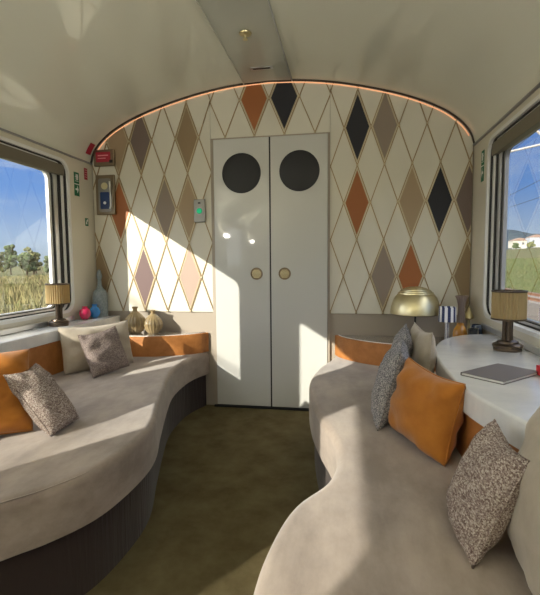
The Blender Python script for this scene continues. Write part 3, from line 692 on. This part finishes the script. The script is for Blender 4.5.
# distant hills behind the town
hm = mat('hill_green', (.030, .048, .068), 1, noise=.02, col2=(.045, .065, .080), spec=.05)
mb = MB(); n = 60
for k in range(n+1):
    x = -200+1100*k/n; y = 900+40*math.sin(k*.21)
    hgt = 66+8*math.sin(k*.33+1)+4*math.sin(k*.9+1)
    for (dy, z) in ((-80, 0), (0, hgt*.8), (60, hgt), (200, 0)): mb.v.append((x, y+dy, z))
for k in range(n):
    for j in range(3): mb.f.append((k*4+j, k*4+j+1, k*4+5+j, k*4+4+j))
o = mb.build('hills', hm, smooth=True); tag(o, 'long dark blue green hill ridge far beyond the right window', 'hills', kind='structure')
# houses of the far town
hw = [mat('house_white', (.60, .60, .60), .8), mat('house_cream', (.52, .48, .42), .8), mat('house_grey', (.40, .42, .45), .8)]; rf = mat('roof_tile', (.26, .16, .12), .8); wd = mat('dark_window', (.05, .06, .08), .3)
hl = ['white house', 'cream house', 'pale grey house']
rr = random.Random(11); hs = []
for k in range(9):
    row, i = k//3, k % 3+1
    y = 300+row*42+rr.uniform(-6, 6); x = y*.335+2+i*(5.2+row*.7)*2.1-6+rr.uniform(-1, 1); a = rr.uniform(6, 8.5); d = rr.uniform(7, 9); e = rr.uniform(3, 6)
    zb = -1.35+min(1, (x-16)/104)*12+noise2(x, y)*.5
    c = (row+i) % 3; r = empty('house', (x, y, zb-.4)); tag(r, '%s of the distant town, %s row, %s' % (hl[c], ('front', 'middle', 'back')[row], ('leftmost', 'second from the left', 'just outside the picture')[i-1]), 'house', 'houses of the distant town')
    MB().box(-d/2, d/2, -a/2, a/2, 0, e).build('walls', hw[c], r)
    MB().prism([(-d/2-.3, e), (d/2+.3, e), (0, e+1.8)], lambda u, v, w_: (u, w_, v), -a/2-.3, a/2+.3).build('roof', rf, r)
    for i in range(2):
        MB().box(-d/4+i*d/2-.6, -d/4+i*d/2+.6, -a/2-.05, -a/2+.02, e*.45, e*.45+1.4).build('window', wd, r)
# trees
leaf = [mat('foliage_dark', (.035, .060, .020), .9, noise=1.2, col2=(.08, .11, .035), bump=(3, 1, .4)), mat('foliage_olive', (.09, .10, .035), .9, noise=1.2, col2=(.17, .17, .06), bump=(3, 1, .4))]
bark = mat('bark', (.10, .075, .05), .9)
def tree(x, y, z, hgt, sp, k, label, group):
    r = empty('tree', (x, y, z)); tag(r, label, 'tree', group); rn = random.Random(k)
    MB().lathe([(.18, 0), (.14, hgt*.3), (.08, hgt*.6), (0, hgt*.7)], n=8).build('trunk', bark, r, smooth=True)
    mb = MB()
    for _ in range(60):
        a = rn.uniform(0, 2*PI); rad = rn.uniform(0, sp*.85); cz = hgt*rn.uniform(.28, .88); q_ = rn.uniform(.16, .34)*sp*(1.15-cz/hgt*.6)
        cx, cy = rad*math.cos(a)*(1.15-cz/hgt*.7), rad*math.sin(a)*(1.15-cz/hgt*.7)
        pf = [(q_*math.sin(PI*i/7)*(1+rn.uniform(-.13, .13)), -q_*math.cos(PI*i/7)) for i in range(8)]; pf[0] = (0, pf[0][1]); pf[-1] = (0, pf[-1][1])
        mb.lathe(pf, (cx, cy, cz), n=9)
    mb.build('crown', leaf[0 if 'dark' in label else 1], r, smooth=True)
rr = random.Random(5)
pl_ = [(-58-rr.uniform(0, 3)-k*.5, 44+k*5.0, rr.uniform(4.6, 6.2), rr.uniform(1.9, 2.15), k) for k in range(4, 9)]+[(-70-rr.uniform(0, 3)-k*.6, 52+k*5.6, rr.uniform(6.0, 8.0), rr.uniform(2.1, 2.4), k) for k in range(5, 9)]
pos = {4: 'just outside the picture', 5: 'first from the left', 6: 'second from the left', 7: 'third from the left', 8: 'fourth from the left'}
pos2 = {5: 'just outside the picture', 6: 'first from the left', 7: 'second from the left', 8: 'third from the left'}
for i, (x, y, hh, sp, k) in enumerate(pl_):
    cl = 'dark green' if k % 2 == 0 else 'olive green'
    tree(x, y, -1.55, hh, sp, k+i, '%s tree in the %s row beyond the left field, %s' % (cl, 'front' if i < 5 else 'back', (pos if i < 5 else pos2)[k]), 'trees beyond the left field')
for k, ps in ((1, 'leftmost'), (2, 'middle'), (3, 'rightmost')):
    y = 250+rr.uniform(-5, 5); x = 76+k*7.5; tree(x, y, -1.35+min(1, (x-16)/104)*12-.5, rr.uniform(3, 4.5), rr.uniform(2.2, 3), k, '%s tree in front of the distant town, %s of three' % ('dark green' if k % 2 == 0 else 'olive green', ps), 'trees by the town')
# dry grass and weeds: left field and right embankment
gr = mat('dry_grass', (.24, .19, .09), .9, noise=.6, col2=(.12, .13, .05), spec=.1)
def grass(name, label, xa, xb, ya, yb, n, z, ha, hb, m):
    rn = random.Random(3); mb = MB()
    for _ in range(n):
        u = rn.random()**1.6; x = xa+(xb-xa)*u; y = ya+(yb-ya)*rn.random()
        for _ in range(5):
            hh = rn.uniform(ha, hb); a = rn.uniform(0, PI); dx, dy = math.cos(a)*.035*(1+u*2), math.sin(a)*.035*(1+u*2); ox, oy = rn.uniform(-.35, .35), rn.uniform(-.35, .35); lx, ly = rn.uniform(-.25, .25)*hh, rn.uniform(-.25, .25)*hh
            zg = z+(min(1, max(0, x+ox-16)/104)*12 if x > 0 else 0)
            b0 = len(mb.v); mb.v += [(x+ox-dx, y+oy-dy, zg), (x+ox+dx, y+oy+dy, zg), (x+ox+lx+dx*.6, y+oy+ly+dy*.6, zg+hh*.7), (x+ox+lx*1.6, y+oy+ly*1.6, zg+hh)]
            mb.f += [(b0, b0+1, b0+2), (b0, b0+2, b0+3)]
    me = bpy.data.meshes.new(name); me.from_pydata(mb.v, [], mb.f); me.materials.append(m)
    o = bpy.data.objects.new(name, me); link(o); tag(o, label, 'grass', kind='stuff')
grass('dry_grass', 'tall dry yellow grass in the field outside the left window', -7, -50, 2, 80, 9000, -1.45, .5, 1.15, gr)
grass('green_grass', 'rough green grass on the slope outside the right window', 14, 40, 14, 110, 9000, -1.35, .2, .5, mat('green_grass', (.06, .10, .03), .9, noise=.4, col2=(.14, .13, .06), spec=.1))
# neighbouring track on the right
bal = mat('ballast', (.09, .07, .055), .95, noise=30, col2=(.17, .145, .12), bump=(40, 1, .05)); steelr = mat('rusty_rail', (.26, .12, .06), .5, metal=.4)
o = MB().prism([(8.0, -1.45), (14.0, -1.45), (13.0, -1.02), (9.0, -1.02)], lambda u, v, w_: (u, w_, v), -30, 220).build('track_bed', bal); tag(o, kind='structure')
for k, x in enumerate((10.28, 11.72)):
    o = MB().prism([(x-.07, -1.0), (x+.07, -1.0), (x+.015, -.96), (x+.015, -.89), (x+.035, -.85), (x-.035, -.85), (x-.015, -.89), (x-.015, -.96)], lambda u, v, w_: (u, w_, v), -30, 220).build('rail', steelr)
    tag(o, ('nearer' if k == 0 else 'farther')+' rusty rail of the track beside the train', 'rail')
sl_ = mat('concrete', (.20, .185, .17), .9); src = None
for k in range(34):
    y = 19+k*.62
    if src is None: src = MB().box(-1.25, 1.25, -.12, .12, 0, .10).build('sleeper', sl_); o = src
    else: o = src.copy(); link(o)
    o.location = (11.0, y, -1.105); tag(o, 'concrete sleeper under the rails beside the train', 'sleeper', 'sleepers of the neighbouring track')
# catenary masts and wires
galv = mat('galvanised_steel', (.50, .46, .42), .55, metal=.3)
def mast(x, y, s, label):
    r = empty('catenary_mast', (x, y, -1.4)); tag(r, label, 'mast', None)
    MB().box(-.12, .12, -.12, .12, 0, 8.2).build('post', galv, r)
    MB().tube([(0, 0, 7.4), (-s*3.2, 0, 7.6)], .05, 8).tube([(0, 0, 5.9), (-s*2.9, 0, 7.5)], .04, 8).tube([(-s*.6, 0, 6.3), (-s*3.4, 0, 6.0)], .035, 8).tube([(-s*2.4, 0, 7.2), (-s*3.2, 0, 5.95)], .03, 8).build('bracket', galv, r)
    MB().lathe([(0, 0), (.09, .02), (.09, .32), (0, .34)], (-s*.35, 0, 7.28), n=12).build('insulator', mat('insulator_brown', (.2, .08, .05), .3), r)
mast(7.4, 12.7, .55, 'catenary mast beyond the neighbouring track, nearest in the right window')
mast(7.4, 62.5, .55, 'catenary mast beyond the neighbouring track, farther off')
mast(-5.6, 60, -1, 'catenary mast outside the left window')
wm = mat('wire_dark', (.06, .06, .06), .5)
def wire(x, z, sag, label):
    pts = []
    for k in range(0, 61):
        y = -37.5+k*2.5; f = ((y+37.5) % 50)/50; pts.append((x, y, z-4*sag*f*(1-f)))
    o = MB().tube(pts, .014, 5).build('overhead_wire', wm); tag(o, label, 'wire')
wire(11.0, 4.55, .0, 'lower contact wire over the neighbouring track'); wire(11.0, 6.1, .9, 'upper sagging wire over the neighbouring track')
wire(7.0, 5.6, .6, 'feeder wire beyond the neighbouring track'); wire(-6.2, 4.6, .6, 'single overhead wire outside the left window')
